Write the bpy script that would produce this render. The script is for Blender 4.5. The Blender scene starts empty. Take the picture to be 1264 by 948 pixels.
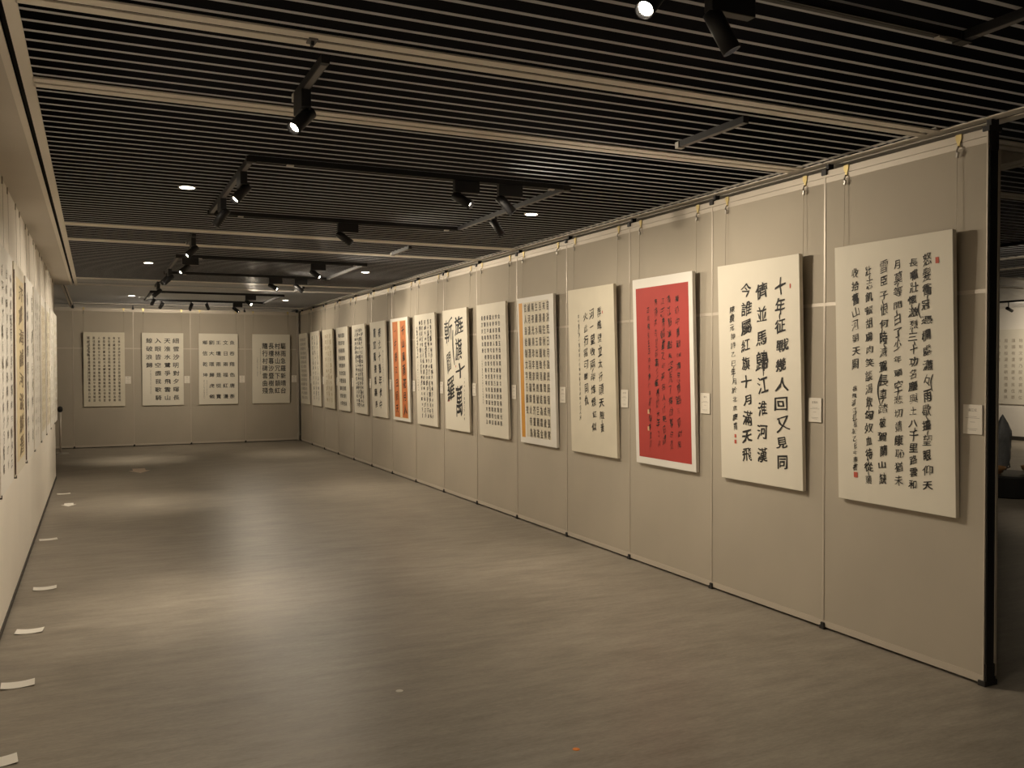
import bpy, bmesh, math, random
from mathutils import Vector, Matrix

scene = bpy.context.scene
COL = scene.collection
PI = math.pi
random.seed(7)

# ------------------------------------------------------------------ camera
F_PX, YAW, PITCH, ROLL, HC = 1101.9, 0.4365, -0.0203, -0.0022, 1.7275
fwd = Vector((math.sin(YAW) * math.cos(PITCH), math.cos(YAW) * math.cos(PITCH), math.sin(PITCH)))
rgt = Vector((math.cos(YAW), -math.sin(YAW), 0))
upv = rgt.cross(fwd)
r2 = math.cos(ROLL) * rgt + math.sin(ROLL) * upv
u2 = -math.sin(ROLL) * rgt + math.cos(ROLL) * upv
cam_d = bpy.data.cameras.new('camera')
cam = bpy.data.objects.new('camera', cam_d)
COL.objects.link(cam)
m3 = Matrix((r2, u2, -fwd)).transposed()
cam.matrix_world = Matrix.Translation((0, 0, HC)) @ m3.to_4x4()
cam_d.sensor_fit = 'HORIZONTAL'
cam_d.sensor_width = 36.0
cam_d.lens = 36.0 * F_PX / 1264.0
cam_d.clip_start = 0.02
scene.camera = cam

# ------------------------------------------------------------------ world, exposure
w = bpy.data.worlds.new('world')
w.use_nodes = True
w.node_tree.nodes['Background'].inputs[0].default_value = (0.02, 0.018, 0.015, 1)
w.node_tree.nodes['Background'].inputs[1].default_value = 0.0
scene.world = w
vs = scene.view_settings
vs.view_transform = 'Standard'
vs.look = 'None'
vs.exposure = 0.58
vs.gamma = 1.0
vs.use_curve_mapping = False

WARM = (1.0, 0.858, 0.660)
SPOT_W = 50.0          # watts of one wall spot
DOWN_W = 165.0          # watts of one recessed downlight

# ------------------------------------------------------------------ room numbers (metres)
ZC = 3.035             # underside of the slat ceiling
XL = -0.572            # left wall face
XR = 4.3055            # face of the hanging partition panels
Y0, PW = 3.246, 1.1698 # first panel seam, panel width
YB = 20.985            # face of the back panels
PH = 2.985             # panel height
XH = 19.1              # far wall of the neighbouring hall
PT = 0.085             # panel thickness


# ------------------------------------------------------------------ materials
def mat(name, col, rough=0.6, metal=0.0, emit=None, estr=0.0, noise=None, bump=None, spec=None):
    m = bpy.data.materials.new(name)
    m.use_nodes = True
    nt = m.node_tree
    b = nt.nodes['Principled BSDF']
    b.inputs['Base Color'].default_value = (*col, 1)
    b.inputs['Roughness'].default_value = rough
    b.inputs['Metallic'].default_value = metal
    if spec is not None:
        b.inputs['Specular IOR Level'].default_value = spec
    if emit:
        b.inputs['Emission Color'].default_value = (*emit, 1)
        b.inputs['Emission Strength'].default_value = estr
    if noise or bump:
        tc = nt.nodes.new('ShaderNodeTexCoord')
    if noise:                                  # (scale xyz, amount, detail)
        sc_, amt, det = noise
        mp = nt.nodes.new('ShaderNodeMapping')
        mp.inputs['Scale'].default_value = sc_
        n = nt.nodes.new('ShaderNodeTexNoise')
        n.inputs['Scale'].default_value = 1.0
        n.inputs['Detail'].default_value = det
        r = nt.nodes.new('ShaderNodeValToRGB')
        r.color_ramp.elements[0].position = 0.3
        r.color_ramp.elements[1].position = 0.7
        r.color_ramp.elements[0].color = (*[c * (1 - amt) for c in col], 1)
        r.color_ramp.elements[1].color = (*[min(1, c * (1 + amt)) for c in col], 1)
        nt.links.new(tc.outputs['Object'], mp.inputs['Vector'])
        nt.links.new(mp.outputs['Vector'], n.inputs['Vector'])
        nt.links.new(n.outputs['Fac'], r.inputs['Fac'])
        nt.links.new(r.outputs['Color'], b.inputs['Base Color'])
    if bump:                                   # (scale, strength, distance)
        n2 = nt.nodes.new('ShaderNodeTexNoise')
        n2.inputs['Scale'].default_value = bump[0]
        n2.inputs['Detail'].default_value = 4
        bp = nt.nodes.new('ShaderNodeBump')
        bp.inputs['Strength'].default_value = bump[1]
        bp.inputs['Distance'].default_value = bump[2]
        nt.links.new(tc.outputs['Object'], n2.inputs['Vector'])
        nt.links.new(n2.outputs['Fac'], bp.inputs['Height'])
        nt.links.new(bp.outputs['Normal'], b.inputs['Normal'])
    return m


def floor_material():
    m = mat('vinyl_floor', (0.2, 0.17, 0.135), rough=0.4)
    nt = m.node_tree
    b = nt.nodes['Principled BSDF']
    tc = nt.nodes.new('ShaderNodeTexCoord')
    def nz(scale, detail, rough=0.6):
        mp = nt.nodes.new('ShaderNodeMapping')
        mp.inputs['Scale'].default_value = scale
        n = nt.nodes.new('ShaderNodeTexNoise')
        n.inputs['Scale'].default_value = 1.0
        n.inputs['Detail'].default_value = detail
        n.inputs['Roughness'].default_value = rough
        nt.links.new(tc.outputs['Object'], mp.inputs['Vector'])
        nt.links.new(mp.outputs['Vector'], n.inputs['Vector'])
        return n
    streak = nz((2.6, 12.0, 1.0), 7, 0.7)     # marbled streaks running across the room
    cloud = nz((1.3, 2.6, 1.0), 3)
    fleck = nz((28, 80, 1.0), 3)
    a = nt.nodes.new('ShaderNodeMath'); a.operation = 'MULTIPLY_ADD'
    a.inputs[1].default_value = 0.50
    nt.links.new(streak.outputs['Fac'], a.inputs[0])
    c = nt.nodes.new('ShaderNodeMath'); c.operation = 'MULTIPLY_ADD'
    c.inputs[1].default_value = 0.3
    nt.links.new(cloud.outputs['Fac'], c.inputs[0])
    d = nt.nodes.new('ShaderNodeMath'); d.operation = 'MULTIPLY'
    d.inputs[1].default_value = 0.25
    nt.links.new(fleck.outputs['Fac'], d.inputs[0])
    nt.links.new(d.outputs[0], c.inputs[2])
    nt.links.new(c.outputs[0], a.inputs[2])
    r = nt.nodes.new('ShaderNodeValToRGB')
    r.color_ramp.elements[0].position = 0.34
    r.color_ramp.elements[1].position = 0.66
    r.color_ramp.elements[0].color = (0.150, 0.130, 0.103, 1)
    r.color_ramp.elements[1].color = (0.335, 0.297, 0.246, 1)
    nt.links.new(a.outputs[0], r.inputs['Fac'])
    nt.links.new(r.outputs['Color'], b.inputs['Base Color'])
    rr = nt.nodes.new('ShaderNodeMapRange')
    rr.inputs['To Min'].default_value = 0.34
    rr.inputs['To Max'].default_value = 0.50
    nt.links.new(a.outputs[0], rr.inputs['Value'])
    nt.links.new(rr.outputs['Result'], b.inputs['Roughness'])
    bp = nt.nodes.new('ShaderNodeBump')
    bp.inputs['Strength'].default_value = 0.12
    bp.inputs['Distance'].default_value = 0.002
    nt.links.new(a.outputs[0], bp.inputs['Height'])
    nt.links.new(bp.outputs['Normal'], b.inputs['Normal'])
    return m


M = {
    'floor': floor_material(),
    'plaster': mat('white_plaster', (0.86, 0.81, 0.73), 0.8, noise=((1.3, 1.3, 1.3), 0.03, 3)),
    'ceil_plaster': mat('ceiling_plaster', (0.66, 0.615, 0.55), 0.85, noise=((1.1, 1.1, 1.1), 0.03, 2)),
    'fabric': mat('beige_panel_fabric', (0.450, 0.400, 0.325), 0.85, noise=((1.6, 1.6, 1.1), 0.05, 5), bump=(420, 0.15, 0.001)),
    'alu': mat('brushed_aluminium', (0.58, 0.52, 0.44), 0.45, 0.2),
    'rail': mat('painted_rail', (0.84, 0.78, 0.69), 0.5),
    'slot': mat('dark_channel', (0.006, 0.005, 0.005), 0.9),
    'slat': mat('grey_slat', (0.52, 0.53, 0.57), 0.5, spec=0.3),
    'plenum': mat('black_plenum', (0.006, 0.006, 0.009), 0.95, spec=0.1),
    'black': mat('black_metal', (0.013, 0.013, 0.015), 0.5),
    'black_plastic': mat('black_plastic', (0.018, 0.016, 0.015), 0.6),
    'track_grey': mat('track_grey', (0.16, 0.15, 0.145), 0.5),
    'edge': mat('dark_maroon', (0.10, 0.05, 0.035), 0.6),
    'base': mat('dark_skirting', (0.045, 0.038, 0.030), 0.6),
    'brass': mat('brass', (0.72, 0.58, 0.26), 0.35, 0.6),
    'steel': mat('steel', (0.5, 0.48, 0.45), 0.35, 0.8),
    'wire': mat('wire', (0.30, 0.26, 0.20), 0.5, 0.3),
    'paper': mat('cream_paper', (0.77, 0.72, 0.61), 0.75, noise=((3, 3, 3), 0.02, 3)),
    'paper_warm': mat('antique_paper', (0.73, 0.67, 0.54), 0.75, noise=((4, 4, 4), 0.04, 3)),
    'paper_white': mat('white_paper', (0.82, 0.79, 0.73), 0.7),
    'paper_yellow': mat('yellowed_paper', (0.78, 0.66, 0.42), 0.75, noise=((4, 4, 4), 0.05, 3)),
    'red': mat('red_paper', (0.43, 0.042, 0.032), 0.7, noise=((5, 5, 5), 0.05, 3)),
    'orange': mat('orange_paper', (0.56, 0.17, 0.045), 0.7, noise=((8, 8, 8), 0.10, 3)),
    'yellow': mat('yellow_silk', (0.72, 0.34, 0.04), 0.65),
    'card': mat('label_card', (0.80, 0.75, 0.66), 0.6),
    'ink': mat('ink', (0.016, 0.014, 0.012), 0.7),
    'ink_soft': mat('diluted_ink', (0.10, 0.085, 0.065), 0.7),
    'ink_brown': mat('brown_ink', (0.23, 0.17, 0.10), 0.7),
    'ink_gold': mat('ochre_ink', (0.42, 0.32, 0.17), 0.7),
    'ink_grey': mat('print_grey', (0.36, 0.32, 0.27), 0.7),
    'seal': mat('seal_red', (0.55, 0.10, 0.06), 0.7),
    'seal_pale': mat('seal_on_red', (0.66, 0.40, 0.22), 0.7),
    'lens': mat('lamp_lens', (1, 1, 1), 0.4, emit=(1.0, 0.86, 0.66), estr=32.0),
    'lens_dim': mat('downlight_lens', (1, 1, 1), 0.4, emit=(1.0, 0.88, 0.70), estr=16.0),
    'lens_off': mat('dark_lens', (0.05, 0.05, 0.05), 0.25),
    'rim': mat('white_trim_ring', (0.6, 0.57, 0.52), 0.5),
    'sticker': mat('pink_sticker', (0.95, 0.80, 0.67), 0.6),
    'dot_orange': mat('orange_dot', (0.95, 0.30, 0.04), 0.6),
    'stone': mat('grey_blue_stone', (0.15, 0.155, 0.16), 0.6, noise=((3, 3, 2.2), 0.35, 6), bump=(7, 0.6, 0.05)),
    'wood': mat('stand_wood', (0.33, 0.17, 0.065), 0.5, noise=((4, 4, 30), 0.25, 4)),
    'plinth': mat('black_plinth', (0.008, 0.008, 0.008), 0.55),
}


# ------------------------------------------------------------------ mesh helpers
class MB:
    """collects vertices and faces of one mesh"""
    def __init__(self):
        self.v, self.f = [], []

    def box(self, x0, x1, y0, y1, z0, z1):
        n = len(self.v)
        self.v += [(x0, y0, z0), (x1, y0, z0), (x1, y1, z0), (x0, y1, z0),
                   (x0, y0, z1), (x1, y0, z1), (x1, y1, z1), (x0, y1, z1)]
        for q in ((0, 3, 2, 1), (4, 5, 6, 7), (0, 1, 5, 4), (1, 2, 6, 5), (2, 3, 7, 6), (3, 0, 4, 7)):
            self.f.append(tuple(n + i for i in q))
        return self

    def prism(self, pts, z0, z1):
        n, k = len(self.v), len(pts)
        self.v += [(p[0], p[1], z0) for p in pts] + [(p[0], p[1], z1) for p in pts]
        self.f.append(tuple(n + k - 1 - i for i in range(k)))
        self.f.append(tuple(n + k + i for i in range(k)))
        for i in range(k):
            j = (i + 1) % k
            self.f.append((n + i, n + j, n + k + j, n + k + i))
        return self

    def lathe(self, prof, axis=(0, 0, 1), org=(0, 0, 0), seg=20):
        """prof: (radius, distance along axis) from one end to the other, closed"""
        a = Vector(axis).normalized()
        t = a.orthogonal().normalized()
        s = a.cross(t)
        o = Vector(org)
        n = len(self.v)
        for r, h in prof:
            for i in range(seg):
                an = 2 * PI * i / seg
                self.v.append(tuple(o + a * h + (t * math.cos(an) + s * math.sin(an)) * r))
        for k in range(len(prof) - 1):
            for i in range(seg):
                j = (i + 1) % seg
                self.f.append((n + k * seg + i, n + k * seg + j, n + (k + 1) * seg + j, n + (k + 1) * seg + i))
        self.f.append(tuple(n + seg - 1 - i for i in range(seg)))
        e = n + (len(prof) - 1) * seg
        self.f.append(tuple(e + i for i in range(seg)))
        return self

    def tube(self, pts, r, seg=6):
        pts = [Vector(p) for p in pts]
        n = len(self.v)
        for i, p in enumerate(pts):
            d = (pts[min(i + 1, len(pts) - 1)] - pts[max(i - 1, 0)]).normalized()
            t = d.orthogonal().normalized()
            s = d.cross(t)
            for k in range(seg):
                an = 2 * PI * k / seg
                self.v.append(tuple(p + (t * math.cos(an) + s * math.sin(an)) * r))
        for i in range(len(pts) - 1):
            for k in range(seg):
                j = (k + 1) % seg
                self.f.append((n + i * seg + k, n + i * seg + j, n + (i + 1) * seg + j, n + (i + 1) * seg + k))
        self.f.append(tuple(n + seg - 1 - i for i in range(seg)))
        e = n + (len(pts) - 1) * seg
        self.f.append(tuple(e + i for i in range(seg)))
        return self

    def mesh(self, name, material, smooth=False):
        me = bpy.data.meshes.new(name)
        me.from_pydata(self.v, [], self.f)
        me.materials.append(M[material])
        if smooth:
            for p in me.polygons:
                p.use_smooth = len(p.vertices) == 4
        me.update()
        return me

    def build(self, name, material, parent=None, smooth=False, bevel=0.0):
        o = link(name, self.mesh(name, material, smooth), parent)
        if bevel:
            b = o.modifiers.new('bevel', 'BEVEL')
            b.width = bevel
            b.segments = 2
        return o


def link(name, data, parent=None):
    o = bpy.data.objects.new(name, data)
    COL.objects.link(o)
    if parent:
        o.parent = parent
    return o


def tag(o, label=None, cat=None, group=None, kind=None):
    if label:
        o['label'] = label
    if cat:
        o['category'] = cat
    if group:
        o['group'] = group
    if kind:
        o['kind'] = kind
    return o


def thing(name, label, cat, loc=(0, 0, 0), rot=(0, 0, 0), group=None):
    o = link(name, None)
    o.location = loc
    o.rotation_euler = rot
    return tag(o, label, cat, group)


def struct(name, mb, material, parent=None, label=None, **k):
    o = mb.build(name, material, parent, **k)
    if not parent:
        tag(o, label, None, None, 'structure')
    return o


# ------------------------------------------------------------------ structure: floor and walls
struct('floor', MB().box(-3.4, XH + 0.3, -5.3, 22.8, -0.12, 0.0), 'floor', label='brown grey vinyl floor with marbled streaks')
struct('wall_left', MB().box(-0.95, XL, -5.0, 15.5, 0.0, ZC + 0.001), 'plaster', label='long white wall behind the hanging scroll boards')
struct('baseboard_left', MB().box(XL, XL + 0.009, -5.0, 15.5, 0.0, 0.035), 'base', label='thin dark skirting along the white wall')
struct('wall_front', MB().box(-3.4, XH + 0.3, -5.3, -5.0, 0, 3.8), 'plaster', label='plain wall closing the gallery behind the viewer')
struct('wall_far_left', MB().box(-3.4, -3.1, -5.0, 22.5, 0, 3.8), 'plaster', label='side wall of the recess beyond the white wall')
struct('wall_back', MB().box(-3.4, XH + 0.3, 22.5, 22.8, 0, 3.8), 'plaster', label='wall behind the back partition panels')
struct('wall_right', MB().box(XH, XH + 0.3, -5.0, 22.5, 0, 3.8), 'plaster', label='far white wall of the neighbouring hall')
struct('baseboard_right', MB().box(XH - 0.015, XH, -5.0, 22.5, 0.0, 0.09), 'base', label='dark skirting along the far hall wall')

# ------------------------------------------------------------------ structure: ceiling
ceiling = struct('ceiling', MB().box(-3.4, XH + 0.3, -5.3, 22.8, 3.72, 3.9), 'plenum', label='dark ceiling void hung with grey metal slats')
struct('plaster_band', MB().box(XL - 0.03, -0.345, -5.0, 15.95, ZC, ZC + 0.08), 'ceil_plaster', ceiling)
struct('plaster_band', MB().box(4.46, 5.36, 3.70, 22.5, ZC, ZC + 0.08), 'ceil_plaster', ceiling)

_trim = [0]
def track(axis, pos, a0, a1, w0, w1, slot=0.026, label=None):
    """partition track: two painted rails with a dark slot between; w0 / w1 = outer half widths"""
    _trim[0] += 1
    root = link('trim_%d' % _trim[0], None)
    tag(root, label, None, None, 'structure')
    h = slot / 2
    for lo, hi in ((pos - w0, pos - h), (pos + h, pos + w1)):
        mb = MB()
        if axis == 'x':
            mb.box(a0, a1, lo, hi, ZC - 0.003, ZC + 0.004)
        else:
            mb.box(lo, hi, a0, a1, ZC - 0.003, ZC + 0.004)
        mb.build('rail', 'rail', root)
    mb = MB()
    if axis == 'x':
        mb.box(a0, a1, pos - h, pos + h, ZC + 0.03, ZC + 0.034)
    else:
        mb.box(pos - h, pos + h, a0, a1, ZC + 0.03, ZC + 0.034)
    mb.build('channel', 'slot', root)
    return root

LAT = [3.600, 4.660, 9.114, 10.205, 14.606, 15.730, 20.36]
LAT_BACK = [-1.9, -0.85]
for i, y in enumerate(LAT + LAT_BACK):
    track('x', y, -0.245 if y < 15.9 else -0.41, 4.285, 0.072, 0.072,
          label='light painted double rail crossing the slat ceiling from wall to panels')
track('y', -0.301, -5.0, 15.95, 0.044, 0.061, 0.024, 'light painted double rail along the white plaster band')
track('y', -0.45, 15.95, 22.4, 0.04, 0.04, 0.022, 'light painted double rail in the recess beyond the white wall')
track('y', 4.37, -5.0, 22.4, 0.088, 0.09, 0.030, 'light painted double rail carrying the long row of panels')
track('x', 21.03, -3.1, 4.28, 0.05, 0.05, 0.026, 'light painted double rail carrying the back row of panels')
for y in LAT[:1] + LAT_BACK:
    track('x', y, 4.46, XH, 0.072, 0.072, label='light painted double rail crossing the hall ceiling')
for y in LAT[1:]:
    track('x', y, 5.54, XH, 0.072, 0.072, label='light painted double rail crossing the hall ceiling beyond the plaster band')
track('y', 5.45, 3.68, 22.4, 0.09, 0.09, 0.028, 'light painted double rail edging the hall plaster band')
track('y', 10.2, -5.0, 22.4, 0.08, 0.08, 0.028, 'light painted double rail running through the middle of the hall')
track('y', 11.3, -5.0, 22.4, 0.08, 0.08, 0.028, 'light painted double rail running deep in the hall')

# slats: one object each where they show, joined elsewhere
def slat_rows(y0, y1, lats):
    """positions of slats between the cross rails"""
    ed = [y0] + [v for y in sorted(lats) if y0 < y < y1 for v in (y - 0.072, y + 0.072)] + [y1]
    out = []
    for a, b in zip(ed[0::2], ed[1::2]):
        n = max(1, round((b - a) / 0.117))
        p = (b - a) / n
        out += [a + p * (k + 0.5) for k in range(n)]
    return out

SW = 0.0118
slat_cache = {}
def slat(x0, x1, y):
    key = (round(x0, 3), round(x1, 3))
    if key not in slat_cache:
        slat_cache[key] = MB().box(x0, x1, -SW, SW, ZC, ZC + 0.0008).mesh('slat', 'slat')
    o = link('slat', slat_cache[key], ceiling)
    o.location.y = y

for y in slat_rows(1.0, 20.98, LAT):
    slat(-0.24 if y < 15.95 else -0.41, 4.284, y)
for y in slat_rows(1.0, 12.0, LAT):
    if y < 3.65:
        slat(4.459, XH, y)
    else:
        slat(5.54, XH, y)
rest = MB()
for y in slat_rows(-5.0, 1.0, LAT_BACK):
    rest.box(-0.24, 4.284, y - SW, y + SW, ZC, ZC + 0.0008)
    rest.box(4.459, XH, y - SW, y + SW, ZC, ZC + 0.0008)
for y in slat_rows(12.0, 22.4, LAT):
    rest.box(5.54, XH, y - SW, y + SW, ZC, ZC + 0.0008)
for y in slat_rows(16.0, 20.98, LAT[-1:]):
    rest.box(-3.1, -0.49, y - SW, y + SW, ZC, ZC + 0.0008)
tag(rest.build('slat_field', 'slat', ceiling), kind='stuff')

# ------------------------------------------------------------------ partition panels
ART = ['the six-column running script by the open end',
       'the three large columns of bold running script',
       'the red calligraphy',
       'the sparse four-column poem beside the red calligraphy',
       'the yellow-striped seal script',
       'the neat grid of small clerical script',
       'the huge black brush characters',
       'the five tight columns of thin cursive',
       'the orange couplet',
       'the two columns of seven characters',
       'the dense cursive beside the two-column sheet',
       'the ten short rows of bold script',
       'the faint ochre script',
       'the three loose cursive columns near the corner',
       'the grey rows of script in the corner']
BART = ['the close-set brown small script',
        'the four columns of wide clerical script',
        'the five spaced columns of square script',
        'the compact four-column block script on the back row']

def panel(label, loc, rz, first=False, width=PW):
    """local: x along the face, front faces -y, origin at the bottom left as seen"""
    t = thing('partition_panel', label, 'partition', loc, (0, 0, rz), 'hanging fabric partition panels')
    W, e, T = width, 0.007, PT
    zb, zt, zd = 0.016, PH, 2.122
    MB().box(e, W - e, 0.004, T - 0.004, zb + 0.04, zd - 0.010).build('lower_board', 'fabric', t)
    MB().box(e, W - e, 0.004, T - 0.004, zd + 0.010, zt - 0.075).build('upper_board', 'fabric', t)
    MB().box(0.0005, e, 0, T, zb, zt).build('side_profile', 'alu', t)
    MB().box(W - e, W - 0.0005, 0, T, zb, zt).build('side_profile', 'alu', t)
    tr = MB().box(e, W - e, 0.0, T, zt - 0.04, zt)
    tr.box(e, W - e, 0.002, T - 0.002, zt - 0.076, zt - 0.042)
    tr.build('top_rail', 'alu', t)
    MB().box(e, W - e, 0.0, T, zb, zb + 0.041).build('bottom_rail', 'alu', t)
    MB().box(e, W - e, 0.001, T - 0.001, zd - 0.011, zd + 0.011).build('cross_bar', 'alu', t)
    MB().box(-0.023, 0.023, -0.012, T + 0.008, zt - 0.026, zt + 0.012).box(-0.012, 0.012, 0.02, 0.065, zt + 0.01, ZC + 0.02).build('trolley', 'black_plastic', t, bevel=0.003)
    MB().box(-0.022, 0.020, -0.012, T + 0.008, 0.0, 0.024).box(-0.012, 0.018, -0.011, 0.02, 0.02, 0.044).build('foot', 'black_plastic', t, bevel=0.003)
    if first:
        MB().box(W, W + 0.008, 0.010, T - 0.010, 0.02, zt - 0.01).build('end_profile', 'black', t)
        MB().box(W, W + 0.012, T - 0.016, T, 0.05, zt - 0.11).build('edge_strip', 'alu', t)
        MB().box(W - 0.03, W + 0.014, -0.008, T + 0.008, zt - 0.016, zt + 0.012).box(W - 0.02, W + 0.010, 0.012, 0.073, zt - 0.12, ZC + 0.02).build('trolley', 'black_plastic', t, bevel=0.003)
        MB().box(W - 0.03, W + 0.014, -0.008, T + 0.008, 0.0, 0.03).box(W - 0.005, W + 0.012, 0.006, T - 0.006, 0.02, 0.12).build('foot', 'black_plastic', t, bevel=0.003)
    return t

for k in range(15):
    panel('beige fabric partition panel behind ' + ART[k], (XR, Y0 + (k + 1) * PW, 0), -PI / 2, first=(k == 0))
BX = [4.2569 - PW * (4 - i) for i in range(5)]
for k in range(4):
    panel('beige fabric partition panel behind ' + BART[k], (BX[k], YB, 0), 0)
panel('bare beige fabric partition panel in the recess past the white wall', (BX[0] - PW, YB, 0), 0)
# corner filler between the two rows
cp = thing('corner_post', 'slim pale metal post in the corner between both panel rows', 'post', (4.2569, YB - 0.002, 0))
MB().box(0.0005, 0.048, 0.0, PT, 0.0, PH).build('profile', 'alu', cp)
MB().box(-0.012, 0.03, -0.01, PT, PH - 0.012, ZC + 0.02).build('cap', 'black_plastic', cp)

# ------------------------------------------------------------------ glyphs
QZW = ('天地玄黃宇宙洪荒日月盈昃辰宿列張寒來暑往秋收冬藏閏餘成歲律呂調陽雲騰致雨露結為霜金生麗水玉出崑岡'
       '劍號巨闕珠稱夜光果珍李柰菜重芥薑海鹹河淡鱗潛羽翔龍師火帝鳥官人皇始制文字乃服衣裳推位讓國有虞陶唐'
       '弔民伐罪周發殷湯坐朝問道垂拱平章愛育黎首臣伏戎羌遐邇壹體率賓歸王鳴鳳在樹白駒食場化被草木賴及萬方')
def filler(start, n):
    return ''.join(QZW[(start + i) % len(QZW)] for i in range(n))

def load_glyphs(chars):
    chars = sorted(set(chars))
    out = {}
    for weight, off in (('r', 0.0),):
        cu = bpy.data.curves.new('glyph_source', 'FONT')
        cu.body = '\n'.join(chars)
        cu.space_line = 4.0
        cu.resolution_u = 2
        cu.offset = off
        o = link('glyph_source', cu)
        bpy.context.view_layer.update()
        me = o.evaluated_get(bpy.context.evaluated_depsgraph_get()).to_mesh()
        ys = [v.co.y for v in me.vertices]
        # line distance from the source itself
        step = 4.0
        rows = [[] for _ in chars]
        vid = {}
        gv = [[] for _ in chars]
        gf = [[] for _ in chars]
        for v in me.vertices:
            k = min(len(chars) - 1, max(0, int(round((-v.co.y + 0.35) / step))))
            vid[v.index] = (k, len(gv[k]))
            gv[k].append((v.co.x, v.co.y + k * step))
        for p in me.polygons:
            ks = vid[p.vertices[0]][0]
            gf[ks].append(tuple(vid[i][1] for i in p.vertices))
        for c, a, b in zip(chars, gv, gf):
            if not a:
                continue
            xs = [q[0] for q in a]; yy = [q[1] for q in a]
            cx, cy = 0.5, 0.38
            edge = {}
            for f in b:
                for i in range(len(f)):
                    e = (f[i], f[(i + 1) % len(f)])
                    if (e[1], e[0]) in edge:
                        del edge[(e[1], e[0])]
                    else:
                        edge[e] = 1
            nr = [[0.0, 0.0] for _ in a]
            for p, q in edge:
                dx, dy = a[q][0] - a[p][0], a[q][1] - a[p][1]
                l = math.hypot(dx, dy) or 1
                for r in (p, q):
                    nr[r][0] += dy / l
                    nr[r][1] -= dx / l
            nr = [(x / (math.hypot(x, y) or 1), y / (math.hypot(x, y) or 1)) for x, y in nr]
            out[(c, weight)] = ([(x - cx, y - cy) for x, y in a], b, nr)
        o.evaluated_get(bpy.context.evaluated_depsgraph_get()).to_mesh_clear()
        bpy.data.objects.remove(o)
        bpy.data.curves.remove(cu)
    return out


class Script:
    """brush writing laid out on a sheet of size W x H, u right, v down (0..1)"""
    def __init__(self, W, H, seed):
        self.W, self.H, self.mb, self.rn = W, H, MB(), random.Random(seed)
        self.done = []

    def glyph(self, ch, u, v, gw, gh, style='run', weight=None):
        rn = self.rn
        loose = {'run': 1.0, 'cur': 1.8, 'seal': 0.25, 'cler': 0.35}[style]
        wt = weight or rn.choice('rrb' if style in ('run', 'cur') else 'r')
        g = GL.get((ch, 'r'))
        if not g:
            return
        vs_, fs, nr = g
        sl = {'run': 0.20, 'cur': 0.26, 'seal': 0.0, 'cler': 0.02}[style] * rn.uniform(0.5, 1.3)
        rot = rn.gauss(0, 0.05) * loose
        sx = gw * (1 + rn.gauss(0, 0.11) * loose)
        sy = gh * (1 + rn.gauss(0, 0.11) * loose)
        p1, p2, p3, p4 = (rn.uniform(0, 6.28) for _ in range(4))
        amp = 0.032 * loose
        cx = (u - 0.5) * self.W + rn.gauss(0, 0.05) * gw * loose
        cz = (1 - v) * self.H
        ca, sa = math.cos(rot), math.sin(rot)
        fat = {'l': -.012, 'r': -.002, 'm': .008, 'b': .018, 'x': .034}[wt] + rn.gauss(0, .004) * loose
        nib = {'run': .022, 'cur': .024, 'seal': .004, 'cler': -.006}[style]
        n = len(self.mb.v)
        for (x, y), (nx, ny) in zip(vs_, nr):
            # broad-nib brush: uprights swell, level strokes thin out, pressure drifts over the character
            t = fat + nib * (nx * nx - .75 * ny * ny) + .011 * loose * math.sin(4.3 * x + 3.1 * y + p4)
            x, y = x + nx * t, y + ny * t
            xx = x + amp * math.sin(7 * y + p1) + 0.4 * amp * math.sin(17 * y + 9 * x + p2)
            yy = y + sl * x + amp * math.sin(6 * x + p3)
            xx, yy = xx * sx, yy * sy
            self.mb.v.append((cx + xx * ca - yy * sa, 0.0, cz + xx * sa + yy * ca))
        self.mb.f += [tuple(n + i for i in f) for f in fs]

    def cut(self):
        """close the current column: the next marks start a new part"""
        if self.mb.v:
            self.done.append(self.mb)
        self.mb = MB()

    def column(self, text, u0, v0, v1, gw, style='run', u1=None, gh=None, weight=None, ties=0.0):
        n = len(text)
        p = (v1 - v0) / n
        self.cut()
        for i, ch in enumerate(text):
            u = u0 + ((u1 - u0) * (i + 0.5) / n if u1 is not None else 0)
            if gw >= .08:
                self.cut()
            h = gh or p * self.H * (0.80 if style in ('run', 'cur') else 0.92)
            self.glyph(ch, u, v0 + p * (i + 0.5), gw, h, style, weight)
            if ties and i < n - 1 and self.rn.random() < ties:
                self.stroke(u + self.rn.uniform(-.2, .2) * gw / self.W, v0 + p * (i + 0.85), u + self.rn.uniform(-.2, .3) * gw / self.W, v0 + p * (i + 1.2), gw * 0.05)

    def stroke(self, ua, va, ub, vb, r, bend=0.25):
        a = Vector(((ua - .5) * self.W, 0, (1 - va) * self.H))
        b = Vector(((ub - .5) * self.W, 0, (1 - vb) * self.H))
        d = b - a
        nrm = Vector((d.z, 0, -d.x))
        n = len(self.mb.v)
        K = 8
        for i in range(K + 1):
            t = i / K
            c = a + d * t + nrm * bend * math.sin(PI * t) * 0.5
            ww = r * (0.35 + 0.65 * math.sin(PI * (0.15 + 0.8 * t)))
            s = nrm.normalized() * ww
            self.mb.v += [tuple(c - s), tuple(c + s)]
        for i in range(K):
            self.mb.f.append((n + 2 * i, n + 2 * i + 1, n + 2 * i + 3, n + 2 * i + 2))


BW_, BH_ = 0.855, 1.582
def board(label, loc, rz, sheet='paper', seed=0, W=BW_, H=BH_, tilt=0.028, thick=0.03, group='calligraphy boards hung on the panels', name='calligraphy_board'):
    t = thing(name, label, 'calligraphy', loc, (tilt, 0, rz), group)
    MB().box(-W / 2, W / 2, -thick, 0, 0, H).build('mounting_board', sheet, t, bevel=0.002)
    return t

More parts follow.
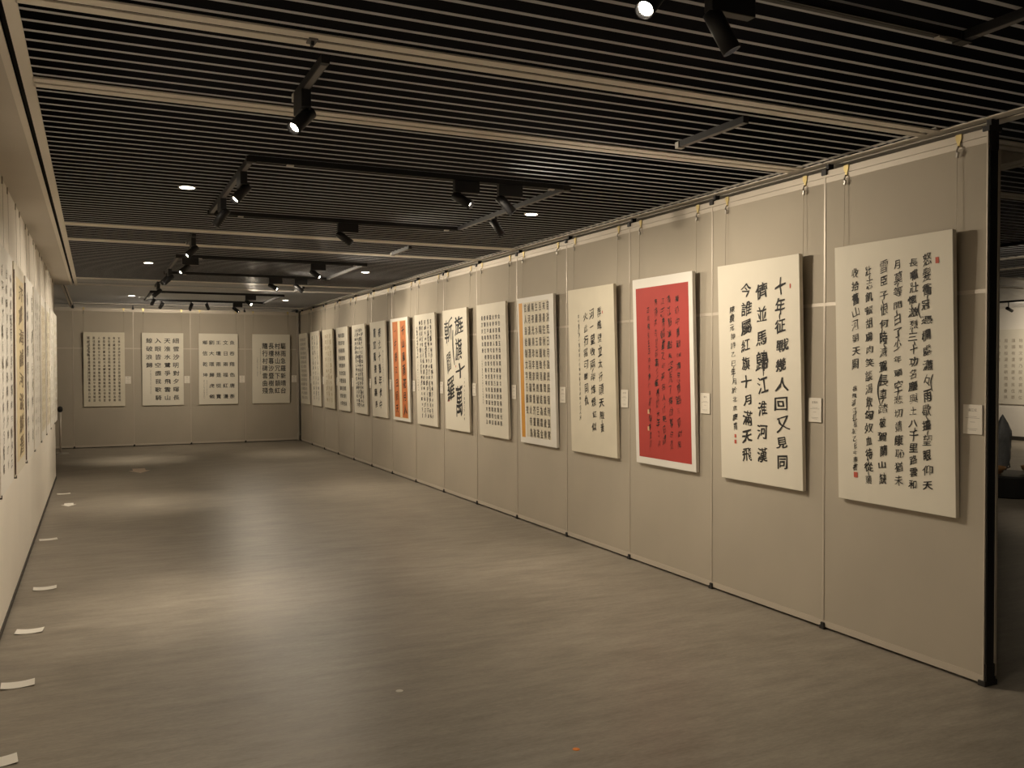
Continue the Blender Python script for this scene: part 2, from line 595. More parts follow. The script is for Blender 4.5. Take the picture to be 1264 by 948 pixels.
def sheet(t, u0, u1, v0, v1, material, name='paper_sheet', W=BW_, H=BH_, thick=0.03, d=0.0012):
    return MB().box((u0 - .5) * W, (u1 - .5) * W, -thick - d, -thick + 0.001, (1 - v1) * H, (1 - v0) * H).build(name, material, t)

def write(t, s, material='ink', thick=0.03, d=0.0022, name='calligraphy'):
    s.cut()
    for mb in s.done:
        o = mb.build('lettering', material, t)
        o.location.y = -thick - d

def seal(t, u, v, w=0.03, h=0.03, material='seal', W=BW_, H=BH_, thick=0.03):
    o = MB().box(-w / 2, w / 2, -0.0004, 0, -h / 2, h / 2)
    o.box(-w * .3, -w * .1, -0.0006, 0, -h * .3, h * .3).box(w * .1, w * .3, -0.0006, 0, -h * .3, h * .1)
    q = o.build('seal', material, t)
    q.location = ((u - .5) * W, -thick - 0.002, (1 - v) * H)

TXT = {
 1: ['怒髮衝冠憑欄處瀟々雨歇擡望眼仰天', '長嘯壯懷激烈三十功名塵與土八千里路雲和', '月莫等閒白了少年頭空悲切靖康恥猶未',
     '雪臣子恨何時滅駕長車踏破賀蘭山缺', '壯志飢餐胡虜肉笑談渴飲匈奴血待從頭', '收拾舊山河朝天闕', '岳飛滿江紅寫於乙巳年春書'],
 2: ['十年征戰幾人回又見同', '儕並馬歸江淮河漢', '今誰屬紅旗十月滿天飛', '陳毅元帥詩乙巳年月於北京慶甫'],
 3: ['獨和中戰戰報清思聽路三聽對陣', '清江點滄點海容流了得信尊曲還', '江志青韓重之孫英名人行更日靖', '書待武吉然前事三華春懷光年之閣', '古詩樓外王年初冬書於中原春暉書堂吉'],
 4: ['群峰壁立太行頭天險黃', '河一望收兩岸烽煙紅似', '火此行當可慰同仇', '太行春感詩一首歲在乙巳年秋月書於北京中國人民'],
 7: '旌旗十萬斬閻羅此去泉臺招舊部乙巳年書',
 'B2': ['細雪沙明對夕暉長', '天淮水鷺爭飛雲山', '入眼皆空盡我歌騎', '鯨破浪歸', '乙巳年秋月書於京華'],
 'B3': ['魚吞翔色唐荼', '文日雨福紅漫', '王壇雨是從寶', '劉大環歸虎儀', '鄉信乾坤'],
 'B4': ['驅雨急羅新晴台', '村林山冗下韻紅', '長樓暮沙暨樹魚', '隨行村碑雲曲殘'],
 10: ['春之十鵝年貴中', '蘭室藏書萬壽長'],
 9: ['千山風雨花月人', '一片春江日照天'],
}
def _flat(x):
    return x if isinstance(x, str) else ''.join(_flat(i) for i in x)
GL = load_glyphs(QZW + ''.join(_flat(v) for v in TXT.values()) + '滿江紅征戰詩太行詞書法作品')

RZ = -PI / 2
def rloc(k):
    return (XR - 0.001, Y0 + (k - 1) * PW + 0.58, 0.886)

# 1
b = board('cream board with six columns of black running script, hung by the open end', rloc(1), RZ)
s = Script(BW_, BH_, 1)
US = [(.804, .783), (.697, .675), (.571, .554), (.456, .411), (.321, .291), (.198, .185)]
VS = [(.065, .925), (.075, .925), (.072, .92), (.072, .925), (.082, .935), (.085, .487)]
for tx, (ua, ub), (va, vb) in zip(TXT[1], US, VS):
    s.column(tx, ua, va, vb, 0.061, 'run', ub, ties=0.25)
s.column(TXT[1][6], .170, .545, .88, 0.036, 'cur', .168, weight='r')
s.stroke(.74, .245, .752, .30, .004); s.stroke(.418, .50, .405, .62, .005); s.stroke(.84, .50, .835, .56, .004)
write(b, s)
seal(b, .884, .10, .022, .034); seal(b, .171, .897, .03, .033)
# 2
b = board('cream board with three large columns of bold running script about campaigns', rloc(2), RZ)
s = Script(BW_, BH_, 2)
s.column(TXT[2][0], .785, .085, .93, 0.118, 'run', .775, weight='b', ties=.1)
s.column(TXT[2][1], .568, .085, .92, 0.112, 'run', .546, gh=.118, weight='b')
s.column(TXT[2][2], .373, .085, .915, 0.104, 'run', .352, weight='b', ties=.1)
s.column(TXT[2][3], .185, .187, .77, 0.055, 'run', .203, ties=.2)
s.stroke(.585, .40, .57, .515, .006, .05)
write(b, s)
seal(b, .20, .795, .02, .025); seal(b, .20, .822, .022, .028); seal(b, .90, .13, .01, .03)
# 3
b = board('white-bordered bright red sheet with four columns of thin black script', rloc(3), RZ, 'paper_white')
sheet(b, .06, .938, .05, .963, 'red', 'red_sheet')
s = Script(BW_, BH_, 3)
for tx, (ua, ub), (va, vb) in zip(TXT[3], [(.767, .756), (.632, .628), (.523, .508), (.404, .408)], [(.10, .90), (.10, .908), (.105, .885), (.107, .906)]):
    s.column(tx, ua, va, vb, 0.055, 'cur', ub, weight='l')
s.column(TXT[3][4], .28, .147, .908, 0.036, 'cur', .268, weight='l')
write(b, s, d=0.003)
seal(b, .243, .715, .026, .035, 'seal_pale'); seal(b, .238, .806, .026, .035, 'seal_pale')
# 4
b = board('cream board with a sparse four-column poem, hung beside the red one', rloc(4), RZ, 'paper_warm')
s = Script(BW_, BH_, 4)
s.column(TXT[4][0], .696, .115, .872, .082, 'run', .702, ties=.1)
s.column(TXT[4][1], .536, .122, .87, .085, 'run', .536, ties=.1)
s.column(TXT[4][2], .40, .135, .712, .088, 'run', .379)
s.column(TXT[4][3], .245, .15, .80, .028, 'cur', .231, weight='r')
write(b, s)
seal(b, .765, .155, .012, .025)
# 5
b = board('white board with a yellow side stripe and a grid of seal script', rloc(5), RZ, 'paper_white')
sheet(b, .19, .86, .035, .955, 'paper_warm', 'inner_sheet')
sheet(b, .047, .148, .035, .962, 'yellow', 'yellow_stripe')
s = Script(BW_, BH_, 5)
for i in range(7):
    n = 12 if i < 6 else 10
    u0, u1 = .858 - i * .1025, .811 - i * .098
    s.cut()
    for j in range(n):
        s.glyph(QZW[(i * 12 + j + 5) % len(QZW)], u0 + (u1 - u0) * j / 11, .072 + j * .0775, .062, .098, 'seal', 'b')
write(b, s, 'ink_soft', d=0.003)
# 6
b = board('cream board with a neat grid of small clerical script in seven columns', rloc(6), RZ)
s = Script(BW_, BH_, 6)
for i in range(7):
    n = 17 if i < 6 else 6
    s.cut()
    for j in range(n):
        s.glyph(QZW[(i * 17 + j + 40) % len(QZW)], .784 - i * .0972 - j * .0009, .105 + j * .0492, .052, .058, 'cler', 'b')
s.column(filler(20, 16), .165, .42, .76, .02, 'run', weight='r')
write(b, s, 'ink')
# 7
b = board('cream board with seven huge black brush characters in two columns', rloc(7), RZ)
s = Script(BW_, BH_, 7)
for ch, u, va, vb, gw in (('旌', .675, .07, .205, .25), ('旗', .66, .245, .415, .27), ('十', .665, .44, .565, .30), ('萬', .62, .62, .885, .25),
                          ('斬', .25, .065, .27, .25), ('閻', .225, .355, .51, .19), ('羅', .285, .54, .77, .23)):
    s.cut()
    s.glyph(ch, u, (va + vb) / 2, gw * 1.08, (vb - va) * BH_ * 1.04, 'run', 'x' if ch == '十' else ('b' if ch in '旌旗' else 'm'))
s.cut()
s.stroke(.43, .17, .46, .46, .018, .12)
s.column('此去泉臺招舊部乙巳年書', .845, .55, .91, .026, 'cur', .803, weight='r')
s.column('乙巳年書', .17, .22, .30, .02, 'cur', weight='r')
write(b, s)
seal(b, .17, .76, .02, .03); seal(b, .51, .47, .02, .028)
# 8
b = board('cream board with five tight columns of thin cursive next to the huge characters', rloc(8), RZ)
s = Script(BW_, BH_, 8)
for i, (ua, ub) in enumerate([(.805, .792), (.672, .68), (.531, .566), (.384, .42), (.263, .294)]):
    s.column(filler(17 * i + 60, 18), ua, .05, .94, .066, 'cur', ub, ties=.4)
s.column(filler(9, 10), .132, .105, .40, .06, 'cur', .11, ties=.3)
s.column(filler(39, 12), .12, .42, .70, .025, 'cur', .092, weight='r')
write(b, s)
# 9
b = board('white board holding two tall orange paper strips of black script', rloc(9), RZ, 'paper_white')
s = Script(BW_, BH_, 9)
sheet(b, .10, .90, .028, .972, 'paper_yellow', 'inner_sheet')
sheet(b, .121, .422, .033, .968, 'orange', 'orange_strip', d=.002)
sheet(b, .56, .87, .033, .966, 'orange', 'orange_strip', d=.002)
s.column(TXT[9][0], .73, .06, .95, .14, 'run', gh=.15, weight='b')
s.column(TXT[9][1], .275, .06, .95, .14, 'run', gh=.15, weight='r')
write(b, s, 'ink', d=0.004)
# 10
b = board('cream board with two columns of seven spaced characters beside the orange couplet', rloc(10), RZ)
s = Script(BW_, BH_, 10)
s.column(TXT[10][0], .643, .055, .93, .15, 'run', .595, gh=.15, weight='b')
s.column(TXT[10][1], .307, .055, .935, .15, 'run', .287, gh=.15, weight='b')
s.column(filler(44, 12), .842, .30, .63, .03, 'cur', .809, weight='r')
write(b, s)
# 11
b = board('cream board packed with dense dark cursive in four columns', rloc(11), RZ)
s = Script(BW_, BH_, 11)
for i in range(4):
    s.column(filler(21 * i + 3, 18), .735 - .16 * i, .04, .93, .11, 'cur', .72 - .155 * i, weight='b', ties=.4)
write(b, s)
# 12
b = board('cream board with ten short rows of bold dark script', rloc(12), RZ)
s = Script(BW_, BH_, 12)
for r_ in range(10):
    s.cut()
    for c_ in range(5):
        s.cut()
        s.glyph(QZW[(r_ * 5 + c_ + 90) % len(QZW)], .66 - c_ * .112 + .01 * r_ * .3, .098 + r_ * .0905, .085, .088, 'seal', 'b')
s.column(filler(7, 14), .125, .45, .83, .022, 'cur', weight='r')
write(b, s)
# 13
b = board('cream board with faint ochre script in three columns', rloc(13), RZ, 'paper_warm')
s = Script(BW_, BH_, 13)
for i in range(3):
    s.column(filler(13 * i + 33, 12), .75 - .22 * i, .05, .93, .13, 'cur', weight='r')
write(b, s, 'ink_gold')
# 14
b = board('cream board with three loose cursive columns, second from the corner', rloc(14), RZ)
s = Script(BW_, BH_, 14)
for i in range(3):
    s.column(filler(13 * i + 71, 13), .78 - .25 * i, .05, .93, .09, 'cur', weight='r', ties=.3)
write(b, s, 'ink_soft')
# 15
b = board('grey-inked board of close script rows, hung in the corner beside the back row', rloc(15), RZ)
s = Script(BW_, BH_, 15)
for r_ in range(14):
    s.cut()
    for c_ in range(5):
        s.glyph(QZW[(r_ * 5 + c_ + 11) % len(QZW)], .78 - c_ * .14, .09 + r_ * .063, .105, .075, 'seal', 'b')
write(b, s, 'ink_grey')

# back row
BC = [0.172, 1.3415, 2.503, 3.661]
def bloc(i):
    return (BC[i], YB - 0.001, 0.882)
b = board('antique paper board of close-set small script in seven brown columns', bloc(0), 0, 'paper_warm', W=.80)
s = Script(.80, BH_, 31)
for i in range(7):
    n = 19 if i < 6 else 19
    s.column(filler(i * 19 + 2, n), .865 - i * .122, .055, .94, .048, 'seal', gh=.06, weight='b')
s.column(filler(150, 5), .11, .05, .33, .05, 'seal', gh=.06, weight='b')
s.column(filler(50, 16), .15, .40, .66, .018, 'run', weight='l'); s.column(filler(80, 14), .105, .40, .62, .018, 'run', weight='l')
write(b, s, 'ink_soft')
b = board('cream board with four columns of wide clerical script on the back row', bloc(1), 0, W=.845)
s = Script(.845, BH_, 32)
for tx, u in zip(TXT['B2'], (.815, .605, .38, .17)):
    n = len(tx)
    s.column(tx, u, .05, .05 + n * .1125, .135, 'cler', gh=.115, weight='b')
s.column(filler(60, 22), .20, .51, .84, .018, 'run', weight='l')
write(b, s)
b = board('cream board with five spaced columns of square script on the back row', bloc(2), 0, W=.838)
s = Script(.838, BH_, 33)
for tx, u in zip(TXT['B3'], (.85, .68, .50, .325, .16)):
    s.column(tx, u, .05, .05 + len(tx) * .1525, .115, 'cler', gh=.10, weight='b')
s.column(filler(12, 14), .20, .655, .87, .018, 'run', weight='l'); s.column(filler(42, 14), .13, .655, .92, .022, 'run', weight='l')
write(b, s)
b = board('cream board with a compact four-column block of heavy script', bloc(3), 0, W=.846)
s = Script(.846, BH_, 34)
for tx, u in zip(TXT['B4'], (.82, .665, .50, .335)):
    s.column(tx, u, .115, .87, .125, 'seal', gh=.145, weight='b')
s.column(filler(99, 16), .215, .20, .58, .02, 'run', weight='l'); s.column(filler(70, 12), .135, .33, .61, .02, 'run', weight='l')
write(b, s)

# ------------------------------------------------------------------ hooks with wires
def hook(label, loc, rz, z_art, group):
    t = thing('picture_hook', label, 'hook', loc, (0, 0, rz), group)
    # local: front is -y, panel face at y = 0, top of the panel at z = 0
    MB().prism([(-.019, .012), (.019, .012), (.019, -.006), (-.019, -.006)], 0.0, .004).build('top_bend', 'brass', t)
    n = MB()
    pr = [(-.019, .004), (.019, .004), (.019, -.022), (.008, -.046), (.008, -.066), (-.008, -.066), (-.008, -.046), (-.019, -.022)]
    k = len(pr)
    n.v = [(x, -.0065, z) for x, z in pr] + [(x, -.003, z) for x, z in pr]
    n.f = [tuple(range(k)), tuple(range(2 * k - 1, k - 1, -1))] + [(i, k + i, k + (i + 1) % k, (i + 1) % k) for i in range(k)]
    n.build('plate', 'brass', t)
    n = MB()
    n.tube([(0, -.008, -.060), (.004, -.018, -.072), (0, -.022, -.088), (-.006, -.015, -.098)], .004)
    n.lathe([(.009, -.014), (.009, .014)], (0.4, -.2, 1), (0.003, -.016, -.108), 10)
    n.build('wire_grip', 'steel', t)
    MB().tube([(0, -.014, -.07), (0, -.020, z_art + .005), (0, -.018, z_art - .05)], .0016, 5).build('wire', 'wire', t)
    return t

ZA = 2.462 - PH
for k in range(15):
    for sgn in (-1, 1):
        hook(('brass hook on the caption-card side of ' if sgn < 0 else 'brass hook on the cardless side of ') + ART[k], (XR, Y0 + k * PW + 0.58 + sgn * 0.405, PH), RZ, ZA, 'hooks above ' + ART[k])
for k in range(4):
    for sgn in (-1, 1):
        hook(('brass hook on the caption-card side of ' if sgn > 0 else 'brass hook on the cardless side of ') + BART[k], (BC[k] + sgn * .39, YB, PH), 0, ZA, 'hooks above ' + BART[k])

# ------------------------------------------------------------------ label cards
def card(label, loc, rz, title, seed):
    t = thing('label_card', label, 'label', loc, (0, 0, rz), 'white caption cards beside the boards')
    MB().box(-.058, .058, -.004, 0, -.08, .08).build('card', 'card', t, bevel=.001)
    s = Script(.116, .16, seed)
    n = len(title)
    for i, ch in enumerate(title):
        s.glyph(ch, .5 + (i - (n - 1) / 2) * .16, .18, .017, .017, 'seal', 'b')
    q = s.mb
    for k, (ww, z) in enumerate(((.05, .096), (.085, .088), (.03, .066), (.06, .03), (.045, .022))):
        q.box(-ww / 2, ww / 2, -.0002, 0, z - .001, z + .001)
    o = q.build('printed_text', 'ink_grey', t)
    o.location = (0, -.0045, -.08)
    return t

for k in range(15):
    card('small white caption card beside ' + ART[k], (XR - .0015, Y0 + k * PW + .075 - .0, 1.432), RZ, ('滿江紅', '征戰詩', '書法', '太行詩')[k] if k < 4 else '書法', 200 + k)
for k in range(4):
    card('small white caption card beside ' + BART[k], ((0.636, 1.838, 3.018, 4.19)[k], YB - .0015, 1.44), 0, '書法', 240 + k)

# ------------------------------------------------------------------ scroll boards on the white wall
LFAC = [('scroll board with long loose cursive nearest the open floor', 'paper_white', 'ink_soft', 3, 14, .11),
        ('scroll board with three columns of thin cursive before the yellow sheet', 'paper', 'ink_soft', 3, 14, .11),
        ('yellowed scroll board with one column of large dark characters', 'paper_yellow', 'ink_brown', 1, 8, .42),
        ('pale scroll board with one loose cursive column after the yellow sheet', 'paper_white', 'ink_soft', 2, 9, .16),
        ('pale scroll board with grey script, second after the yellow sheet', 'paper', 'ink_grey', 3, 13, .12),
        ('buff scroll board with ochre script, third after the yellow sheet', 'paper_warm', 'ink_gold', 4, 14, .11),
        ('buff scroll board with faint brown script, fourth after the yellow sheet', 'paper_warm', 'ink_brown', 3, 12, .12),
        ('pale scroll board with grey script, last but one before the recess', 'paper', 'ink_grey', 3, 13, .12),
        ('pale scroll board at the very end of the white wall', 'paper_white', 'ink_gold', 3, 12, .12)]
LW_, LH_ = 0.95, 1.56
for k, (lab, pm, im, nc, nr, gw) in enumerate(LFAC):
    yc = 7.35 - 2 * 1.13 + k * 1.13 + LW_ / 2
    t = thing('scroll_board', lab, 'calligraphy', (XL + .012, yc, .93), (.004, 0, PI / 2), 'scroll boards along the white wall')
    MB().box(-LW_ / 2, LW_ / 2, -.032, 0, 0, LH_).build('mounting_board', 'paper_white' if k != 2 else 'paper', t, bevel=.002)
    if k in (2, 5, 6):
        sheet(t, .16, .90, .06, .94, pm, 'paper_sheet', LW_, LH_, .032)
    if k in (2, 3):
        MB().box(-LW_ / 2 - .004, -LW_ / 2, -.0335, -.025, .02, LH_ - .06).build('dark_edge', 'edge', t)  # thin dark maroon strip down the open-end side of two boards
    s = Script(LW_, LH_, 300 + k)
    for i in range(nc):
        s.column(filler(k * 31 + i * nr, nr), .60 if nc == 1 else .82 - i * (.64 / (nc - 1)), .07, .93, gw, 'cur' if k not in (2,) else 'run', weight='b' if k == 2 else 'r')
    write(t, s, im, .032, .003)
    MB().box(-.462, -.444, -.036, .004, -.010, .012).build('bottom_clip', 'black_plastic', t)
    for sx in (-1, 1):
        h_ = thing('hanging_wire', ('thin recess-side wire above ' if sx > 0 else 'thin open-end-side wire above ') + lab, 'wire', (XL + .001, yc + sx * .36, ZC), (0, 0, PI / 2), 'wires above the ' + lab)
        MB().box(-.004, .004, -.007, 0, -.05, 0).build('runner', 'wire', h_)
        MB().tube([(0, -.006, -.02), (0, -.010, -.62)], .0009, 5).build('wire', 'wire', h_)

# ------------------------------------------------------------------ floor papers
def floor_card(label, x, y, w, d, rz, curl=.006):
    me = MB()
    K = 8
    for i in range(K + 1):
        t = i / K - .5
        for yy in (-d / 2, d / 2):
            me.v.append((t * w, yy, .002 + curl * (2 * t) ** 2))
    for i in range(K):
        me.f.append((2 * i, 2 * i + 2, 2 * i + 3, 2 * i + 1))
    o = me.build('paper_card', 'paper_white')
    so = o.modifiers.new('thickness', 'SOLIDIFY'); so.thickness = .0008
    o.location = (x, y, 0)
    o.rotation_euler = (0, 0, rz)
    return tag(o, label, 'paper', 'white paper cards lying along the white wall')

for i, (x, y, rz) in enumerate([(-.41, 4.45, .12), (-.40, 5.50, .04), (-.408, 6.585, -.08), (-.375, 7.815, .03), (-.445, 10.02, .12), (-.409, 13.54, .1)]):
    floor_card(('curled white paper card on the floor, closest to the open end of the white wall',
                'curled white paper card on the floor, second along the white wall',
                'curled white paper card on the floor, third along the white wall',
                'curled white paper card on the floor, fourth along the white wall',
                'white paper card alone on the floor between the fourth card and the white arrow',
                'white paper card on the floor just past the white arrow')[i], x, y, .162, .11, rz, .007 if i < 4 else .004)

def arrow(label, x, y, w, l, material, cat='sticker'):
    """flat arrow pointing to -y"""
    p = [(-.30 * w, .5 * l), (-.30 * w, .02 * l), (-.5 * w, .02 * l), (0, -.5 * l), (.5 * w, .02 * l), (.30 * w, .02 * l), (.30 * w, .5 * l)]
    o = MB().prism(p[::-1][::-1], 0.0, .0012).build('floor_arrow', material)
    o.location = (x, y, .0003)
    return tag(o, label, cat)
arrow('pink paper arrow stuck on the floor in front of the back row', .645, 16.03, .33, .70, 'sticker')
arrow('small white paper arrow on the floor beside the white wall', -.322, 12.45, .175, .30, 'paper_white')
o = MB().lathe([(.019, 0), (.020, .001), (.016, .003)], seg=14).build('dot_sticker', 'paper_white'); o.location = (1.447, 4.526, 0)
tag(o, 'tiny white dot sticker on the open floor', 'sticker')
o = MB().lathe([(.016, 0), (.017, .001), (.013, .003)], seg=14).build('dot_sticker', 'dot_orange'); o.location = (1.944, 3.492, 0)
tag(o, 'tiny orange dot sticker on the open floor', 'sticker')

# ------------------------------------------------------------------ lighting tracks
ZT0, ZT1 = 3.000, ZC
def bar(mb, a, b, hw=.018, z0=ZT0, z1=ZT1):
    if abs(a[0] - b[0]) < 1e-6:
        mb.box(a[0] - hw, a[0] + hw, a[1], b[1], z0, z1)
    else:
        mb.box(a[0], b[0], a[1] - hw, a[1] + hw, z0, z1)
    return mb

def loop(label, x0, x1, y0, y1):
    t = thing('light_track', label, 'light track', group='rectangular lighting tracks')
    for a, b in (((x0, y0 + .018), (x0, y1 - .018)), ((x1, y0 + .018), (x1, y1 - .018)), ((x0 - .018, y0), (x1 + .018, y0)), ((x0 - .018, y1), (x1 + .018, y1))):
        bar(MB(), a, b).build('track_bar', 'black', t)
        e = .05
        aa, bb = ((a[0], a[1] + e), (b[0], b[1] - e)) if a[0] == b[0] else ((a[0] + e, a[1]), (b[0] - e, b[1]))
        bar(MB(), aa, bb, .008 if a[0] != b[0] else .013, ZT0 - .0015, ZT0 + .002).build('underside_tone_strip', 'track_grey' if a[0] == b[0] else 'black_plastic', t)  # grey on lengthwise bars paints floor bounce onto the black track's underside
    for x in (x0, x1):
        for y in (y0, y1):
            MB().box(x - .03, x + .03, y - .022, y + .022, ZT0 - .006, ZT1 - .004).build('corner_joint', 'black_plastic', t)
    for x in (x0 + .24, x1 - .12):
        for y in (y0, y1):
            MB().box(x - .022, x + .022, y - .012, y + .012, ZT0 - .008, ZT0 + .002).build('feed_cover', 'rim', t)
    return t

LX0, LX1 = .889, 3.108
loop('rectangular black lighting track with its far bar over the open end', LX0, LX1, .35, 2.46)
loop('rectangular black lighting track above the red calligraphy end of the room', LX0, LX1, 5.73, 7.845)
loop('rectangular black lighting track midway along the room', LX0, LX1, 11.09, 13.09)
loop('rectangular black lighting track close to the back row of panels', LX0, LX1, 16.54, 18.60)
def short_track(label, x, y0, y1):
    t = thing('track_piece', label, 'light track', group='short lighting track pieces')
    bar(MB(), (x, y0), (x, y1)).build('track_bar', 'black', t)
    bar(MB(), (x, y0 + .03), (x, y1 - .03), .013, ZT0 - .0015, ZT0 + .002).build('underside_tone_strip', 'track_grey', t)  # lighter underside: bounced floor light put into the colour
    MB().box(x - .022, x + .022, y1 - .02, y1 + .012, ZT0 - .005, ZT1 - .004).build('end_cap', 'rim', t)
for n_, (ya, yb) in zip(('over the near cross rails', 'between the middle cross rails', 'between the far cross rails'), ((3.75, 4.34), (9.27, 9.90), (14.75, 15.4))):
    short_track('short black track piece on the white wall side ' + n_, LX0, ya, yb)
    short_track('short black track piece on the panel side ' + n_, LX1, ya, yb)

def spot(label, x, y, aim, lit=True, along='x', power=1.0, box=True, drop=.0, size=72, light_name='spot_light'):
    """track spotlight: driver box on the track, stem, swivel head; aim = world target"""
    t = thing('track_spotlight', label, 'spotlight', (x, y, ZT0), group='track spotlights')
    if box:
        bx_ = (.092, .022) if along == 'x' else (.022, .092)
        MB().box(-bx_[0], bx_[0], -bx_[1], bx_[1], -.082, -.0015).build('driver_box', 'black', t, bevel=.003)
    zb = -.082 if box else 0
    MB().lathe([(.011, zb - (.018 if box else .05) - drop), (.011, zb - .0015)], (0, 0, 1), (-.05 if along == 'x' and box else 0, 0 if along == 'x' or not box else -.05, 0), 10).build('stem', 'black', t)
    px = Vector((-.05 if along == 'x' and box else 0, 0 if along == 'x' or not box else -.05, zb - (.026 if box else .06) - drop))
    MB().lathe([(.018, -.02), (.018, .02)], (1, 0, 0), px, 12).build('swivel', 'black', t)
    d = (Vector(aim) - (Vector((x, y, ZT0)) + px)).normalized()
    L0, L1, R_ = -.05, .10, .032
    c0 = px + Vector((0, 0, -.015))
    hd = MB().lathe([(R_ * .7, L0 - .006), (R_, L0), (R_, L1), (R_ - .004, L1), (R_ - .005, L1 - .030)], d, c0, 22)
    hd = hd.build('head', 'black', t, smooth=True)
    MB().lathe([(R_ - .006, L1 - .029), (R_ - .006, L1 - .022)], d, c0, 22).build('lens', 'lens' if power > 0 else 'lens_off', hd)
    if power > 0:
        ld = bpy.data.lights.new(light_name, 'SPOT')
        ld.energy = SPOT_W * power
        ld.color = WARM
        ld.spot_size = math.radians(size * 2)
        ld.spot_blend = 0.9
        ld.shadow_soft_size = 0.032
        lo = link(light_name, ld, t)
        lo.location = c0 + d * (L1 + .004)
        lo.rotation_mode = 'QUATERNION'
        lo.rotation_quaternion = d.to_track_quat('-Z', 'Y')
    return t

# (label, x, y, aim, lit, along, power)
spot('black spotlight shining toward the open end from the far bar over it', 1.66, 2.46, (-.3, 1.2, .9), True, 'x', .8, box=False)
spot('black spotlight with pinkish lens over the open end, tilted to the panels', 1.97, 2.46, (3.2, 1.7, 0.0), True, 'x', .6)
spot('bright spotlight on the short track piece near the white wall', LX0, 4.22, (-.57, 3.2, 1.3), True, 'y', 1.1, size=56)
spot('lit spotlight on the white wall side of the track above the red calligraphy end', LX0, 6.12, (-.57, 5.3, 1.2), True, 'y', 1.1, size=56)
spot('small spotlight at the corner of the track above the red calligraphy end', LX0, 7.14, (-.57, 7.3, .8), True, 'y', 1.1, size=56)
spot('bright spotlight under a driver box facing the first panels', 2.33, 5.73, (4.3, 3.7, 1.2), True, 'x', 1.15)
spot('dark spotlight tilted to the panels beside the bright one', 2.66, 5.73, (4.3, 5.0, .9), False, 'x', 1.0)
spot('slim black spotlight on the panel-side bar opposite the sparse poem', LX1, 6.98, (4.3, 6.3, .9), True, 'y', .4, box=False)
spot('black spotlight with driver box on the bar facing the yellow-striped board', 2.05, 7.845, (4.3, 7.0, 1.1), False, 'x', 1.15)
spot('bright spotlight on the short track piece between the middle cross rails', LX0, 9.40, (-.57, 8.6, 1.5), True, 'y', 1.0, size=56)
spot('lit spotlight on the midway track, white wall side near its corner', 1.02, 11.09, (-.57, 10.3, 1.5), True, 'x', 1.0, size=56)
spot('bright spotlight on the midway track toward the panels', 2.52, 11.09, (4.3, 9.3, 1.2), True, 'x', 1.75)
spot('lit spotlight on the midway track side bar by the white wall', LX0, 12.5, (-.57, 12.0, 1.5), True, 'y', 1.0, size=56)
spot('lit spotlight on the midway track corner by the white wall', LX0, 13.0, (-.57, 13.6, 1.5), True, 'y', 1.0, box=False, size=56)
spot('lit spotlight under a driver box on the far bar of the midway track', 2.36, 13.09, (4.3, 11.4, 1.5), True, 'x', 1.5)
spot('dark spotlight beside the lit one on the far bar of the midway track', 2.72, 13.09, (4.3, 12.4, 1.4), False, 'x', .9)
spot('lit spotlight on the short track piece between the far cross rails', LX0, 14.80, (-.57, 14.3, 1.5), True, 'y', .9, size=56)
spot('lit spotlight on the track close to the back row, toward the panels', 2.54, 16.54, (4.3, 14.4, 1.5), True, 'x', 1.5)
spot('dark hanging spotlight on the track close to the back row', .97, 17.6, (.2, 20.9, 1.2), False, 'y', .5, box=False)
spot('black spotlight aimed at the close-set brown script', 1.18, 18.60, (.3, 20.98, 1.4), False, 'x', .55, box=False)
spot('black spotlight aimed at the wide clerical script', 1.72, 18.60, (1.3, 20.98, 1.4), False, 'x', .55, box=False)
spot('black spotlight aimed at the square script columns', 2.02, 18.60, (2.9, 20.98, 1.4), False, 'x', .7, box=False)
spot('black spotlight with lit lens aimed at the corner boards', 2.60, 18.60, (4.3, 17.4, 1.5), True, 'x', 1.4)

# recessed downlights
def downlight(label, x, y, power=1.0):
    t = thing('downlight', label, 'downlight', (x, y, ZC), group='recessed ceiling downlights')
    MB().lathe([(.060, -.003), (.062, 0), (.062, .004), (.052, .004), (.050, -.002)], (0, 0, 1), (0, 0, 0), 24).build('trim_ring', 'rim', t)
    MB().lathe([(.051, -.0035), (.051, .004)], (0, 0, 1), (0, 0, 0), 24).build('lens', 'lens_dim', t)
    ld = bpy.data.lights.new('down_light', 'SPOT')
    ld.energy = DOWN_W * power
    ld.color = (1.0, .86, .66)
    ld.spot_size = math.radians(50)
    ld.spot_blend = 1.0
    ld.shadow_soft_size = .05
    lo = link('down_light', ld, t)
    lo.location.z = -.006
for n_, y in (('near the open end', 6.93), ('midway along the room', 12.15), ('close to the back row', 17.9)):
    downlight('round recessed downlight on the white wall side ' + n_, .62, y, 1.0)
    downlight('round recessed downlight on the panel side ' + n_, 3.42, y, .45)

# ------------------------------------------------------------------ stanchion in the recess
t = thing('stanchion_post', 'slim grey stanchion post with a black knob by the end of the white wall', 'post', (-.645, 19.85, 0))
MB().lathe([(.15, 0), (.15, .012), (.03, .03), (.022, .03)], seg=24).build('base', 'steel', t, smooth=True)
MB().lathe([(.022, .028), (.022, .84)], seg=14).build('pole', 'alu', t, smooth=True)
MB().lathe([(.022, .83), (.045, .85), (.05, .89), (.04, .93), (.015, .945)], seg=16).build('knob', 'black_plastic', t, smooth=True)

# ------------------------------------------------------------------ neighbouring hall
t = thing('plinth', 'low round black plinth on the hall floor', 'plinth', (11.0, 7.95, 0))
MB().lathe([(.43, 0), (.45, .02), (.45, .265), (.435, .28)], seg=48).build('body', 'plinth', t)
MB().lathe([(.435, .278), (.435, .286)], seg=48).build('top_plate', 'black', t)

